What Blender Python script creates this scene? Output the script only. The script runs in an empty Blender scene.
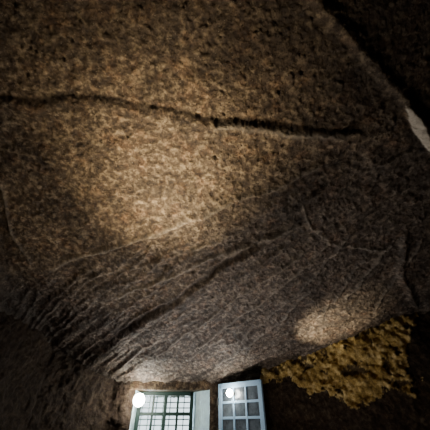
import bpy, math, random
import numpy as np
from mathutils import Vector
random.seed(3)
CAM=(0,0,1.6); PITCH=math.radians(40); F=215/math.tan(math.radians(40))
S0,SL=4.45,0.35
def ray(px,py):
    dx=(px-215)/F; up=(215-py)/F
    return dx, math.cos(PITCH)-up*math.sin(PITCH), math.sin(PITCH)+up*math.cos(PITCH)
def P(px,py):
    x,y,z=ray(px,py); t=(S0-1.6)/(z+SL*y); return (x*t,y*t)
# ---------- numpy noise
def lattice(seed,n=256): return np.random.RandomState(seed).rand(n,n)
def vnoise(u,v,seed):
    L=lattice(seed); i=np.floor(u).astype(int); j=np.floor(v).astype(int)
    a=u-i; b=v-j; a=a*a*(3-2*a); b=b*b*(3-2*b)
    g=lambda p,q:L[p%256,q%256]
    return (g(i,j)*(1-a)+g(i+1,j)*a)*(1-b)+(g(i,j+1)*(1-a)+g(i+1,j+1)*a)*b-0.5
def fbm(u,v,f,oct,seed,rough=0.5):
    r=0;a=1
    for k in range(oct):
        r=r+a*vnoise(u*f+17.3*k,v*f+5.1*k,seed+k); f*=2.03;a*=rough
    return r
def worley(u,v,seed):
    LX=lattice(seed);LY=lattice(seed+1);LR=lattice(seed+2)
    i=np.floor(u).astype(int); j=np.floor(v).astype(int); best=np.full(u.shape,9.); rv=np.zeros(u.shape)
    for a in(-1,0,1):
        for b in(-1,0,1):
            p=(i+a)%256;q=(j+b)%256
            d=np.hypot(i+a+LX[p,q]-u,j+b+LY[p,q]-v); m=d<best
            best=np.where(m,d,best); rv=np.where(m,LR[p,q],rv)
    return best,rv
def sdist(X,Y,pts):
    best=np.full(X.shape,1e9); sg=np.ones(X.shape); tt=np.zeros(X.shape)
    for n,(p,q) in enumerate(zip(pts[:-1],pts[1:])):
        dx,dy=q[0]-p[0],q[1]-p[1]; l2=dx*dx+dy*dy
        t=np.clip(((X-p[0])*dx+(Y-p[1])*dy)/l2,0,1)
        d=np.hypot(X-p[0]-t*dx,Y-p[1]-t*dy)
        cr=dx*(Y-p[1])-dy*(X-p[0])
        m=d<best; best=np.where(m,d,best); sg=np.where(m,np.sign(cr),sg); tt=np.where(m,n+t,tt)
    return best,sg,tt/(len(pts)-1)
def inpoly(U,Z,poly):
    r=np.zeros(U.shape,bool); n=len(poly)
    for i in range(n):
        x1,y1=poly[i];x2,y2=poly[(i+1)%n]
        if y1==y2: continue
        r^=((y1>Z)!=(y2>Z))&(U<(x2-x1)*(Z-y1)/(y2-y1)+x1)
    return r
def sstep(a,b,x):
    t=np.clip((x-a)/(b-a),0,1); return t*t*(3-2*t)
# ---------- mesh helpers
def link(o,parent=None):
    bpy.context.scene.collection.objects.link(o)
    if parent: o.parent=parent
    return o
def gridmesh(name,V,nu,nv,mat,attrs={},flip=False,parent=None):
    idx=np.arange(nu*nv).reshape(nu,nv)
    a=idx[:-1,:-1].ravel();b=idx[1:,:-1].ravel();c=idx[1:,1:].ravel();d=idx[:-1,1:].ravel()
    f=np.stack([a,b,c,d] if not flip else [a,d,c,b],1)
    me=bpy.data.meshes.new(name)
    me.vertices.add(len(V)); me.vertices.foreach_set('co',V.astype(np.float32).ravel())
    me.loops.add(f.size); me.loops.foreach_set('vertex_index',f.ravel().astype(np.int32))
    me.polygons.add(len(f)); me.polygons.foreach_set('loop_start',np.arange(0,f.size,4,dtype=np.int32))
    me.polygons.foreach_set('loop_total',np.full(len(f),4,dtype=np.int32))
    me.update(calc_edges=True); me.validate()
    me.polygons.foreach_set('use_smooth',np.ones(len(f),dtype=bool))
    for k,v in attrs.items():
        at=me.attributes.new(k,'FLOAT','POINT'); at.data.foreach_set('value',v.astype(np.float32).ravel())
    me.materials.append(mat)
    return link(bpy.data.objects.new(name,me),parent)
class MB:
    def __init__(s): s.v=[];s.f=[]
    def box(s,c,h,ax=None):
        ax=ax or (Vector((1,0,0)),Vector((0,1,0)),Vector((0,0,1))); c=Vector(c); b=len(s.v)
        for i in(-1,1):
            for j in(-1,1):
                for k in(-1,1): s.v.append(c+ax[0]*h[0]*i+ax[1]*h[1]*j+ax[2]*h[2]*k)
        for q in((0,1,3,2),(4,6,7,5),(0,4,5,1),(2,3,7,6),(0,2,6,4),(1,5,7,3)): s.f.append([b+w for w in q])
    def lathe(s,c,prof,n=20,ax=None):
        ax=ax or (Vector((1,0,0)),Vector((0,1,0)),Vector((0,0,1))); b=len(s.v)
        for r,z in prof:
            for k in range(n):
                a=2*math.pi*k/n; s.v.append(Vector(c)+ax[0]*r*math.cos(a)+ax[1]*r*math.sin(a)+ax[2]*z)
        for i in range(len(prof)-1):
            for k in range(n):
                s.f.append([b+i*n+k,b+i*n+(k+1)%n,b+(i+1)*n+(k+1)%n,b+(i+1)*n+k])
    def obj(s,name,mat,parent=None,bevel=0,smooth=False):
        me=bpy.data.meshes.new(name); me.from_pydata(s.v,[],s.f); me.update()
        if smooth: me.polygons.foreach_set('use_smooth',[True]*len(me.polygons))
        me.materials.append(mat); o=link(bpy.data.objects.new(name,me),parent)
        if bevel:
            m=o.modifiers.new('b','BEVEL'); m.width=bevel; m.segments=2
        return o
# ---------- materials
def newmat(name):
    m=bpy.data.materials.new(name); m.use_nodes=True; nt=m.node_tree
    return m,nt,nt.nodes['Principled BSDF']
def N(nt,t,**k):
    n=nt.nodes.new(t)
    for a,b in k.items(): setattr(n,a,b)
    return n
def mix(nt,fac,a,b,mode='MIX'):
    n=N(nt,'ShaderNodeMix',data_type='RGBA',blend_type=mode)
    for sock,val in((n.inputs[0],fac),(n.inputs[6],a),(n.inputs[7],b)):
        if isinstance(val,bpy.types.NodeSocket): nt.links.new(val,sock)
        elif isinstance(val,(int,float)): sock.default_value=val
        else: sock.default_value=(*val,1)
    return n.outputs[2]
def ramp(nt,src,stops):
    r=N(nt,'ShaderNodeValToRGB'); e=r.color_ramp.elements
    while len(e)<len(stops): e.new(0.5)
    for k,(p,c) in enumerate(stops):
        e[k].position=p; e[k].color=(c,c,c,1) if isinstance(c,(int,float)) else (*c,1)
    nt.links.new(src,r.inputs[0]); return r.outputs[0]
def noise(nt,co,sc,det=6,rough=.6):
    n=N(nt,'ShaderNodeTexNoise'); n.inputs['Scale'].default_value=sc; n.inputs['Detail'].default_value=det
    n.inputs['Roughness'].default_value=rough; nt.links.new(co,n.inputs['Vector']); return n.outputs[0]
def vor(nt,co,sc,rnd=1):
    n=N(nt,'ShaderNodeTexVoronoi'); n.inputs['Scale'].default_value=sc; nt.links.new(co,n.inputs['Vector']); return n.outputs['Distance']
def attr(nt,name):
    n=N(nt,'ShaderNodeAttribute'); n.attribute_name=name; return n.outputs['Fac']
def muladd(nt,a,k,c):
    n=N(nt,'ShaderNodeMath',operation='MULTIPLY_ADD'); nt.links.new(a,n.inputs[0]); n.inputs[1].default_value=k
    if isinstance(c,bpy.types.NodeSocket): nt.links.new(c,n.inputs[2])
    else: n.inputs[2].default_value=c
    return n.outputs[0]
def rock(name,dark=1.0,plaster=False,spec=.4):
    m,nt,b=newmat(name)
    tc=N(nt,'ShaderNodeTexCoord').outputs['Object']
    w=N(nt,'ShaderNodeVectorMath',operation='ADD')
    nn=N(nt,'ShaderNodeTexNoise'); nn.inputs['Scale'].default_value=9; nt.links.new(tc,nn.inputs['Vector'])
    sc=N(nt,'ShaderNodeVectorMath',operation='SCALE'); sc.inputs['Scale'].default_value=.08
    nt.links.new(nn.outputs['Color'],sc.inputs[0]); nt.links.new(tc,w.inputs[0]); nt.links.new(sc.outputs[0],w.inputs[1]); co=w.outputs[0]
    n1=noise(nt,co,2.6,7,.62); n2=noise(nt,tc,15,12,.68); n3=noise(nt,tc,55,8,.7)
    d=dark
    warm=ramp(nt,n2,[(.36,(.036*d,.022*d,.014*d)),(.5,(.115*d,.079*d,.048*d)),(.64,(.35*d,.268*d,.170*d))])
    grey=ramp(nt,n2,[(.36,(.032*d,.024*d,.019*d)),(.5,(.110*d,.087*d,.070*d)),(.64,(.33*d,.280*d,.230*d))])
    col=mix(nt,attr(nt,'grey'),warm,grey)
    col=mix(nt,1.0,col,ramp(nt,n1,[(.35,.6),(.62,1.2)]),'MULTIPLY')
    red=noise(nt,co,6,6); col=mix(nt,ramp(nt,red,[(.50,0.0),(.68,.5)]),col,mix(nt,1.0,col,(1.12,.76,.56),'MULTIPLY'))
    gate=ramp(nt,noise(nt,tc,7,2),[(.44,0.0),(.54,1.0)])
    pit2=ramp(nt,vor(nt,co,44),[(.14,.12),(.24,1)]); pit2=mix(nt,gate,(1,1,1),pit2)
    col=mix(nt,.9,col,pit2,'MULTIPLY')
    spk=ramp(nt,vor(nt,tc,50),[(.09,1.0),(.15,0.0)]); g2=ramp(nt,noise(nt,tc,13,3),[(.50,0.0),(.58,1.0)])
    sp=N(nt,'ShaderNodeMath',operation='MULTIPLY'); nt.links.new(spk,sp.inputs[0]); nt.links.new(g2,sp.inputs[1])
    col=mix(nt,sp.outputs[0],col,(.68*d,.60*d,.48*d))
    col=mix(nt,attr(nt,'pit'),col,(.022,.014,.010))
    pale=mix(nt,n3,(.40,.34,.27),(.85,.80,.70))
    col=mix(nt,attr(nt,'pale'),col,pale)
    shade_tone=attr(nt,'shade_tone'); col=mix(nt,shade_tone,col,(.018,.011,.008))  # blends to near-black: painted shade and darker rock
    if plaster:
        yl=ramp(nt,noise(nt,co,8,9,.75),[(.36,(.10,.06,.018)),(.5,(.48,.33,.10)),(.64,(.85,.68,.34))])
        col=mix(nt,attr(nt,'plaster'),col,yl)
    nt.links.new(col,b.inputs['Base Color']); b.inputs['Roughness'].default_value=.62
    b.inputs['Specular IOR Level'].default_value=spec
    h=muladd(nt,n2,.9,0.0); h=muladd(nt,n3,.3,h); h=muladd(nt,pit2,.4,h); h=muladd(nt,sp.outputs[0],.2,h)
    bp=N(nt,'ShaderNodeBump'); bp.inputs['Strength'].default_value=1; bp.inputs['Distance'].default_value=.035
    nt.links.new(h,bp.inputs['Height']); nt.links.new(bp.outputs[0],b.inputs['Normal'])
    return m
def plain(name,c,rough=.5,sp=.4,var=.25,scale=30):
    m,nt,b=newmat(name); tc=N(nt,'ShaderNodeTexCoord').outputs['Object']
    n=noise(nt,tc,scale,6,.7)
    nt.links.new(mix(nt,n,tuple(x*(1-var) for x in c),tuple(min(1,x*(1+var)) for x in c)),b.inputs['Base Color'])
    b.inputs['Roughness'].default_value=rough; b.inputs['Specular IOR Level'].default_value=sp
    bp=N(nt,'ShaderNodeBump'); bp.inputs['Strength'].default_value=.2; bp.inputs['Distance'].default_value=.005
    nt.links.new(n,bp.inputs['Height']); nt.links.new(bp.outputs[0],b.inputs['Normal'])
    return m
M_rock=rock('tuff_rock'); M_wall=rock('wall_rock',.6,True,.15)
M_wplaster=plain('whitewash',(.50,.70,.88),.8,.2,.5,10)
M_frame=plain('dark_green_paint',(.010,.032,.026),.5)
M_sash=plain('pale_blue_paint',(.25,.40,.57),.5)
M_grille=plain('grey_green_iron',(.16,.24,.22),.5)
M_metal=plain('dark_metal',(.02,.02,.02),.4)
m,nt,b=newmat('dusty_glass')
tc=N(nt,'ShaderNodeTexCoord').outputs['Object']
nt.links.new(ramp(nt,noise(nt,tc,6,6,.7),[(.3,(.028,.036,.045)),(.7,(.12,.15,.18))]),b.inputs['Base Color'])
b.inputs['Roughness'].default_value=.25; b.inputs['Alpha'].default_value=.9; M_glass=m
m,nt,b=newmat('lit_bulb'); b.inputs['Base Color'].default_value=(1,1,1,1); b.inputs['Emission Color'].default_value=(1,.95,.82,1); b.inputs['Emission Strength'].default_value=100; M_bulb=m

# ---------- ceiling
step=.0115
xs=np.arange(-3.6,4.2,step); ys=np.arange(-2.3,6.6,step)
X,Y=np.meshgrid(xs,ys,indexing='ij')
wx=fbm(X,Y,1.6,4,50)*.09; wy=fbm(X,Y,1.6,4,60)*.09
Xw,Yw=X+wx,Y+wy
Z=S0-SL*np.maximum(Y,0)
pl=lambda L:[P(*p) for p in L]
grey=np.zeros_like(X); pale=np.zeros_like(X); shade_tone=np.zeros_like(X)
# long lip across the upper ceiling
d,s,t=sdist(Xw,Yw,pl([(-60,90),(0,94),(60,97),(120,104),(200,116),(260,123),(320,126),(346,128)]))
sd=d*s
amp=.034-.004*sstep(.45,.95,t)
Z+= np.where(sd>0,-amp*np.exp(-(sd/.18)**2)*sstep(-.02,.07,sd),0)+ .006*np.exp(-((sd+.02)/.02)**2)
shade_tone=np.maximum(shade_tone,.6*np.exp(-((sd+.0)/.022)**2))  # shadow line along the lip, put into the colour
shade_tone=np.maximum(shade_tone,(.50+fbm(X,Y,1.5,3,33)*.3)*sstep(-.05,.7,-sd+wx*2))   # darker rock colour above the lip
d2,_,_=sdist(Xw,Yw,pl([(215,124),(300,132),(345,131)])); Z-=.018*np.exp(-(d2/.045)**2); pale=np.maximum(pale,.25*np.exp(-(d2/.03)**2))
d,_,_=sdist(Xw,Yw,pl([(346,128),(370,108),(402,92)])); Z+=.03*np.exp(-(d/.03)**2); shade_tone=np.maximum(shade_tone,.6*np.exp(-(d/.03)**2))  # crack drawn darker
# rib upper right
R=pl([(285,-40),(315,0),(345,35),(375,66),(402,97),(430,142),(470,210)])
d,s,t=sdist(X+wx*.5,Y+wy*.5,R); sd=d*s
Z-=.05*np.exp(-(d/.05)**2); Z+=np.where(sd<0,.02*sstep(0,.25,-sd),0)
shade_tone=np.maximum(shade_tone,np.where(sd<0,.3*sstep(.05,.2,-sd),0)); shade_tone=np.maximum(shade_tone,.6*np.exp(-((sd-.10)/.04)**2)); shade_tone=np.where(d<.06,shade_tone*.6,shade_tone)  # darker beyond the rib and in a band beside it
# facet edge B
d,s,t=sdist(Xw,Yw,pl([(40,273),(110,249),(200,216),(260,191),(319,168)])); sd=d*s
e=sstep(0,.12,t)
Z-=.03*np.exp(-(d/.035)**2)*e; Z+=np.where(sd>0,.04*np.exp(-(sd/.35)**2)*sstep(0,.07,sd),0)*e
shade_tone=np.maximum(shade_tone,.4*np.exp(-((sd-.08)/.08)**2)*e); pale=np.maximum(pale,.14*np.exp(-(d/.03)**2)*e)  # shade below the edge and the lit edge itself, painted in colour
# groove C
d,s,t=sdist(Xw,Yw,pl([(92,352),(150,316),(200,281),(250,246),(303,203)])); sd=d*s
Z+=.03*np.exp(-(d/.03)**2); Z-=np.where(sd>0,.03*np.exp(-(sd/.25)**2)*sstep(0,.08,sd),0)
shade_tone=np.maximum(shade_tone,.75*np.exp(-(d/.03)**2))  # groove line drawn darker
for L,w,h,pv in [([(303,203),(312,228),(330,243),(350,248),(392,250)],.018,.018,.3),([(345,300),(372,270),(396,244)],.022,.03,.3),([(318,318),(345,285),(365,262)],.025,.03,.14),
    ([(200,345),(260,300),(330,240)],.025,.036,.22),([(240,340),(300,290),(350,235)],.02,.030,.18),([(0,185),(12,232),(32,262)],.025,.03,.12),([(410,232),(404,270),(418,305)],.05,.06,.0),([(120,300),(200,262),(300,225)],.03,.030,.18),
    ([(150,360),(230,300),(300,250)],.02,.030,.2),([(375,310),(400,280),(425,240)],.02,.025,.12),([(215,365),(275,325),(320,280)],.02,.030,.18),([(330,200),(370,170),(410,150)],.02,.024,.1),([(60,290),(140,268),(230,235)],.02,.02,.1),([(170,368),(225,335),(270,300)],.018,.028,.14)]:
    d,_,_=sdist(Xw,Yw,pl(L)); Z-=h*np.exp(-(d/w)**2); pale=np.maximum(pale,pv*np.exp(-(d/(w*.7))**2))
ux_,uy_=P(303,203)[0]-P(92,352)[0],P(303,203)[1]-P(92,352)[1]; l_=math.hypot(ux_,uy_); ux_/=l_;uy_/=l_
al=X*ux_+Y*uy_; ac=-X*uy_+Y*ux_
d,s,t=sdist(X,Y,pl([(-200,360),(40,273),(200,216),(319,168),(460,100)])); sdB=d*s+wx*3
grey=.2+.65*sstep(-.3,.5,sdB)
tm=vnoise(al*.8+fbm(X,Y,1,2,7)*.5,ac*9+wx*12,41)
tm2=vnoise(al*1.3,ac*24+wx*20,42)
Z+=(np.abs(tm)*.095+tm2*.026)*sstep(-.1,.4,sdB)
shade_tone=np.maximum(shade_tone,.6*sstep(.10,.0,np.abs(tm))*sstep(.0,.4,sdB)*sstep(-.15,.15,vnoise(al*.9,ac*3,43)))  # darker lines along the tool marks
shade_tone=np.maximum(shade_tone,.25*sstep(.15,.5,sdB)*sstep(-.5,1.0,X+wx*4))  # slightly darker towards the right
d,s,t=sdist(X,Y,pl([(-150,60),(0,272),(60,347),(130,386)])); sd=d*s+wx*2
shade_tone=np.maximum(shade_tone,.75*sstep(.35,-.05,-sd)); pale=np.maximum(pale,.12*np.exp(-(sd/.03)**2)); Z-=.03*np.exp(-(sd/.05)**2)  # darker past the left edge
pw=inpoly(X+fbm(X,Y,9,3,77)*.02,Y,pl([(402,104),(409,106),(424,121),(442,144),(438,158),(426,148),(412,130)]))
pale=np.where(pw,1.,pale); shade_tone=np.where(pw,0,shade_tone); Z=np.where(pw,Z-.02,Z)
# bulk relief, grit and crisp pits
Z+=fbm(X,Y,.6,2,1)*.08+fbm(X,Y,3.5,5,10,.6)*.030+fbm(X,Y,24,3,20,.65)*.009
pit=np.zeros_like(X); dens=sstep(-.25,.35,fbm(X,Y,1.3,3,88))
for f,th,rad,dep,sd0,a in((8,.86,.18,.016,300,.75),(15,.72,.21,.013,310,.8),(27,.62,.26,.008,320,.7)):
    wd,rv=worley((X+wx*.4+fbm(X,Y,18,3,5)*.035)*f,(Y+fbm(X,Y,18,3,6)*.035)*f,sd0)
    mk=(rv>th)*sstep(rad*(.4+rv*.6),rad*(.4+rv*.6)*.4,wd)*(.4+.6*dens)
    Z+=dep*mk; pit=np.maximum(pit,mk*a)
for f,th,dep,sd0 in((11,.86,.016,400),(21,.70,.012,410),(34,.6,.009,420)):
    wd,rv=worley(X*f+fbm(X,Y,20,2,8)*.3,Y*f+fbm(X,Y,20,2,9)*.3,sd0); Z-=dep*(rv>th)*sstep(.36,.12,wd)
Z-=.5*np.clip((-2.7-X)/.6,0,1)**2
pit=np.where(pw,0,pit)
V=np.stack([X,Y,Z],-1).reshape(-1,3)
gridmesh('ceiling',V,len(xs),len(ys),M_rock,dict(grey=grey,pale=pale,shade_tone=shade_tone,pit=pit),flip=True)

# ---------- walls as relief strips
def wall(name,poly,z0,z1,mat,amp=1.0,res=.025,plasterfn=None,shade_tone=0.0,seed=70):
    pts=[];N_=[];U=[]; acc=0
    for p,q in zip(poly[:-1],poly[1:]):
        l=math.dist(p,q); n=max(2,int(l/res)); nx,ny=(q[1]-p[1])/l,-(q[0]-p[0])/l
        for k in range(n):
            a=k/n; pts.append((p[0]+(q[0]-p[0])*a,p[1]+(q[1]-p[1])*a)); N_.append((nx,ny)); U.append(acc+l*a)
        acc+=l
    pts.append(poly[-1]);N_.append(N_[-1]);U.append(acc)
    zs=np.arange(z0,z1+.001,res); pts=np.array(pts);N_=np.array(N_);U=np.array(U)
    UU,ZZ=np.meshgrid(U,zs,indexing='ij')
    disp=(fbm(UU,ZZ,1.5,3,seed)*.10+fbm(UU,ZZ,7,5,seed+9,.6)*.04)*amp
    at=dict(grey=np.full(UU.shape,.0),pale=np.zeros(UU.shape),pit=np.zeros(UU.shape),shade_tone=np.full(UU.shape,shade_tone),plaster=np.zeros(UU.shape))  # one even dark tone per wall
    if plasterfn:
        pm=plasterfn(pts[:,0][:,None]+0*ZZ,pts[:,1][:,None]+0*ZZ,ZZ,UU); at['plaster']=pm; disp=disp+(.03+fbm(UU,ZZ,12,3,171)*.08)*pm; at['shade_tone']=at['shade_tone']*(1-pm)
    V=np.stack([pts[:,0][:,None]+N_[:,0][:,None]*disp,pts[:,1][:,None]+N_[:,1][:,None]*disp,ZZ],-1).reshape(-1,3)
    return gridmesh(name,V,len(U),len(zs),mat,at)
WA=(.62,5.9);WB=(3.45,4.0)
def hitwall(px,py):
    x,y,z=ray(px,py); ex,ey=WB[0]-WA[0],WB[1]-WA[1]
    det=x*(-ey)-y*(-ex); t=(WA[0]*(-ey)-WA[1]*(-ex))/det
    k=((t*x-WA[0])*ex+(t*y-WA[1])*ey)/(ex*ex+ey*ey)
    return k*math.hypot(ex,ey),1.6+z*t
PL=[hitwall(*p) for p in [(262,340),(262,384),(285,378),(300,382),(308,394),(322,388),(338,398),(356,404),(372,396),(392,388),(408,392),(416,384),(410,368),(402,358),(410,345),(416,330),(414,290)]]
def pfn(x,y,z,u):
    uu=u+fbm(u,z,7,5,91,.65)*.16; zz=z+fbm(u,z,7,5,95,.65)*.16
    m=inpoly(uu,zz,PL).astype(float)
    holes=fbm(u,z,6,5,99,.65)
    return m*(1-.9*sstep(.28,.40,holes))
wall('wall_right',[WA,WB],0,3.6,M_wall,.8,.015,pfn,.6)
wall('wall_side',[WB,(3.9,2),(3.9,-2.2)],0,5.0,M_wall,1,.05,shade_tone=.5)
wall('wall_rear',[(3.9,-2.2),(-3.2,-2.2)],0,5.0,M_wall,1,.06,shade_tone=.3)
wall('wall_left',[(-3.2,-2.2),(-3.2,3.2),(-2.85,5.0),(-2.0,6.0),(-1.56,6.08)],0,4.6,M_wall,1,.015,shade_tone=.75)
# ---------- window wall
YI,YO=6.08,6.42; XL,XR=-1.54,-.44; ZT,ZB=2.2,1.0
wall('wall_pier',[(-.10,6.03),(.12,5.97),WA],0,2.9,M_wall,.3,.02,shade_tone=.4)
wall('trim_1',[(XR,YO),(-.10,6.03)],0,2.45,M_wplaster,.15,.02)
wall('trim_2',[(XL-.02,YI),(XL,YO)],0,2.45,M_wplaster,.1,.02)
mb=MB(); mb.box(((XL-.1+.0)/2,(YI+YO)/2+.05,ZT+.17),(.86,.27,.17)); mb.obj('wall_lintel',M_wall,bevel=.01)
mb=MB(); mb.box(((XL)/2-.1,(YI+YO)/2+.05,ZB/2),(.90,.25,ZB/2)); mb.obj('wall_sill',M_wall,bevel=.01)
xs2=np.arange(-3.6,4.3,.06); ys2=np.arange(-2.4,6.7,.06); A,B=np.meshgrid(xs2,ys2,indexing='ij')
V=np.stack([A,B,fbm(A,B,2,4,130)*.02],-1).reshape(-1,3); z0=np.zeros_like(A)
gridmesh('floor',V,len(xs2),len(ys2),M_wall,dict(grey=z0+.5,pale=z0,shade_tone=z0,plaster=z0))
xs2=np.arange(-30,30,1.); ys2=np.arange(6.8,50,1.); A,B=np.meshgrid(xs2,ys2,indexing='ij'); z0=np.zeros_like(A)
gridmesh('ground',np.stack([A,B,z0-.3+fbm(A,B,.2,3,140)*.3],-1).reshape(-1,3),len(xs2),len(ys2),M_wall,dict(grey=z0+.5,pale=z0,shade_tone=z0,plaster=z0))

# ---------- window
win=link(bpy.data.objects.new('window_1',None))
YW=YO-.06
mb=MB(); xc=(XL+XR)/2; w=(XR-XL)/2; zc=(ZT+ZB)/2; h=(ZT-ZB)/2
mb.box((XL+.03,YW,zc),(.035,.035,h)); mb.box((XR-.03,YW,zc),(.035,.035,h))
mb.box((xc,YW,ZT-.03),(w,.035,.035)); mb.box((xc,YW,ZB+.03),(w,.035,.035)); mb.box((xc,YW,zc),(.03,.03,h))
mb.obj('frame',M_frame,win,.006)
mb=MB()
for (a,b_) in((XL+.06,xc),(xc,XR-.06)): mb.box(((a+b_)/2,YW,zc),(.022,.014,h-.03))
for z in (ZT-.36,ZT-.72): mb.box((xc,YW,z),(w-.04,.02,.028))
mb.obj('muntins',M_frame,win,.003)
mb=MB()
for k in range(12): mb.box((xc,YW+.10,ZT-.08-k*.09),(w,.006,.009))
for k in range(8): mb.box((XL+.07+k*.14,YW+.115,zc),(.008,.006,h))
mb.obj('outer_grille',M_grille,win)
# open casement
sash=link(bpy.data.objects.new('open_window_casement',None))
H0=Vector((.08,5.86,0)); H1=Vector((.80,5.25,0)); ux=(H1-H0).normalized(); W=(H1-H0).length; uz=Vector((0,0,1)); uy=uz.cross(ux)
ax=(ux,uy,uz); zt,zb=2.27,1.02; hh=(zt-zb)/2; zc2=(zt+zb)/2
mb=MB()
for a in(.035,W-.035): mb.box(H0+ux*a+uz*zc2,(.04,.022,hh),ax)
for z in(zt-.035,zb+.05): mb.box(H0+ux*W/2+uz*z,(W/2,.022,.04),ax)
for k in(1,2): mb.box(H0+ux*(.07+(W-.14)*k/3)+uz*zc2,(.018,.018,hh-.03),ax)
for k in range(1,5): mb.box(H0+ux*W/2+uz*(zt-.07-k*(2*hh-.15)/5),(W/2-.05,.018,.018),ax)
mb.obj('frame',M_sash,sash,.004)
mb=MB(); mb.box(H0+ux*W/2+uz*zc2,(W/2-.05,.003,hh-.05),ax); mb.obj('panes',M_glass,sash)
mb=MB()
for z in(1.3,2.0): mb.box(H0-ux*.01+uz*z,(.015,.03,.05),ax)
mb.obj('hinges',M_metal,sash)
# ---------- globe wall lamps: round glass globe on a short bracket
def lamp(c,nrm,r,arm,name):
    c=Vector(c); nrm=Vector(nrm).normalized(); a1=Vector((0,0,1)).cross(nrm).normalized(); a2=nrm.cross(a1); A3=(a1,a2,nrm)
    e=link(bpy.data.objects.new(name,None))
    prof=[(max(.001,r*math.sin(math.pi*k/14)),-r*math.cos(math.pi*k/14)) for k in range(15)]
    mb=MB(); mb.lathe(c,prof,24,A3); mb.obj('globe',M_bulb,e,smooth=True)
    mb=MB(); mb.lathe(c,[(.001,-r*.9),(r*.5,-r*.88),(r*.52,-r-.02),(.012,-r-.025),(.012,-arm+.015),(.035,-arm+.012),(.035,-arm),(.001,-arm)],16,A3); mb.obj('bracket',M_metal,e)
x,y,z=ray(139,400); t=5.93/y
lamp((x*t,5.93,1.6+z*t),(0.1,-1,0),.105,.24,'reflection_globe')
mc=H0+ux*(.07+(W-.14)/3); x,y,z=ray(234,393)
nn_=-uy; pc=mc+nn_*.12; t=pc.y/y
lamp((pc.x,pc.y,1.6+z*t),nn_,.06,.105,'reflection_globe')  # glowing globe added in place of a reflection in the casement glass

# ---------- lights
def light(kind,name,loc,to,power,col,size=.2,ang=60,blend=1.0):
    l=bpy.data.lights.new(name,kind); l.energy=power; l.color=col
    if kind=='SPOT': l.spot_size=math.radians(ang); l.spot_blend=blend; l.shadow_soft_size=size
    elif kind=='AREA': l.size=size
    else: l.shadow_soft_size=size
    o=link(bpy.data.objects.new(name,l)); o.location=loc
    o.rotation_euler=(Vector(to)-Vector(loc)).to_track_quat('-Z','Y').to_euler()
light('SPOT','floodlight_warm',(-.9,3.1,1.4),(-.55,1.80,3.8),560,(1,.79,.49),.04,58)
light('SPOT','floodlight_centre',(-.6,2.9,1.4),(-.48,1.92,3.75),520,(1,.82,.54),.04,38)
light('SPOT','pool_wide_fill',(-1.3,3.1,1.3),(-.7,2.2,3.7),75,(1,.83,.58),.04,130)  # added weak wide spot, softens the edge of the ceiling pool
light('SPOT','floodlight_corner',(1.1,4.75,1.5),(1.86,4.38,2.95),360,(1,.82,.55),.04,42)
light('AREA','floor_fill',(.4,4.2,.5),(.3,2.2,4),34,(1,.88,.77),.4)
light('SPOT','window_fill',(-.4,5.2,.9),(-.2,4.4,2.9),80,(.96,.96,1),.06,130)  # added spot without a fixture, brightens ceiling and casement near the window
light('AREA','outside_skylight',(-1.6,7.0,2.0),(-.3,6.2,1.8),200,(.8,.92,1),.8)
w=bpy.data.worlds.new('sky'); bpy.context.scene.world=w; w.use_nodes=True; nt=w.node_tree
bg=nt.nodes['Background']; bg.inputs[0].default_value=(.80,.94,1,1); bg.inputs[1].default_value=2.4
cd=bpy.data.cameras.new('camera'); cd.lens=18/math.tan(math.radians(40)); cd.sensor_width=36; cd.clip_start=.05
co=link(bpy.data.objects.new('camera',cd)); co.location=CAM; co.rotation_euler=(math.radians(90)+PITCH,0,0)
bpy.context.scene.camera=co
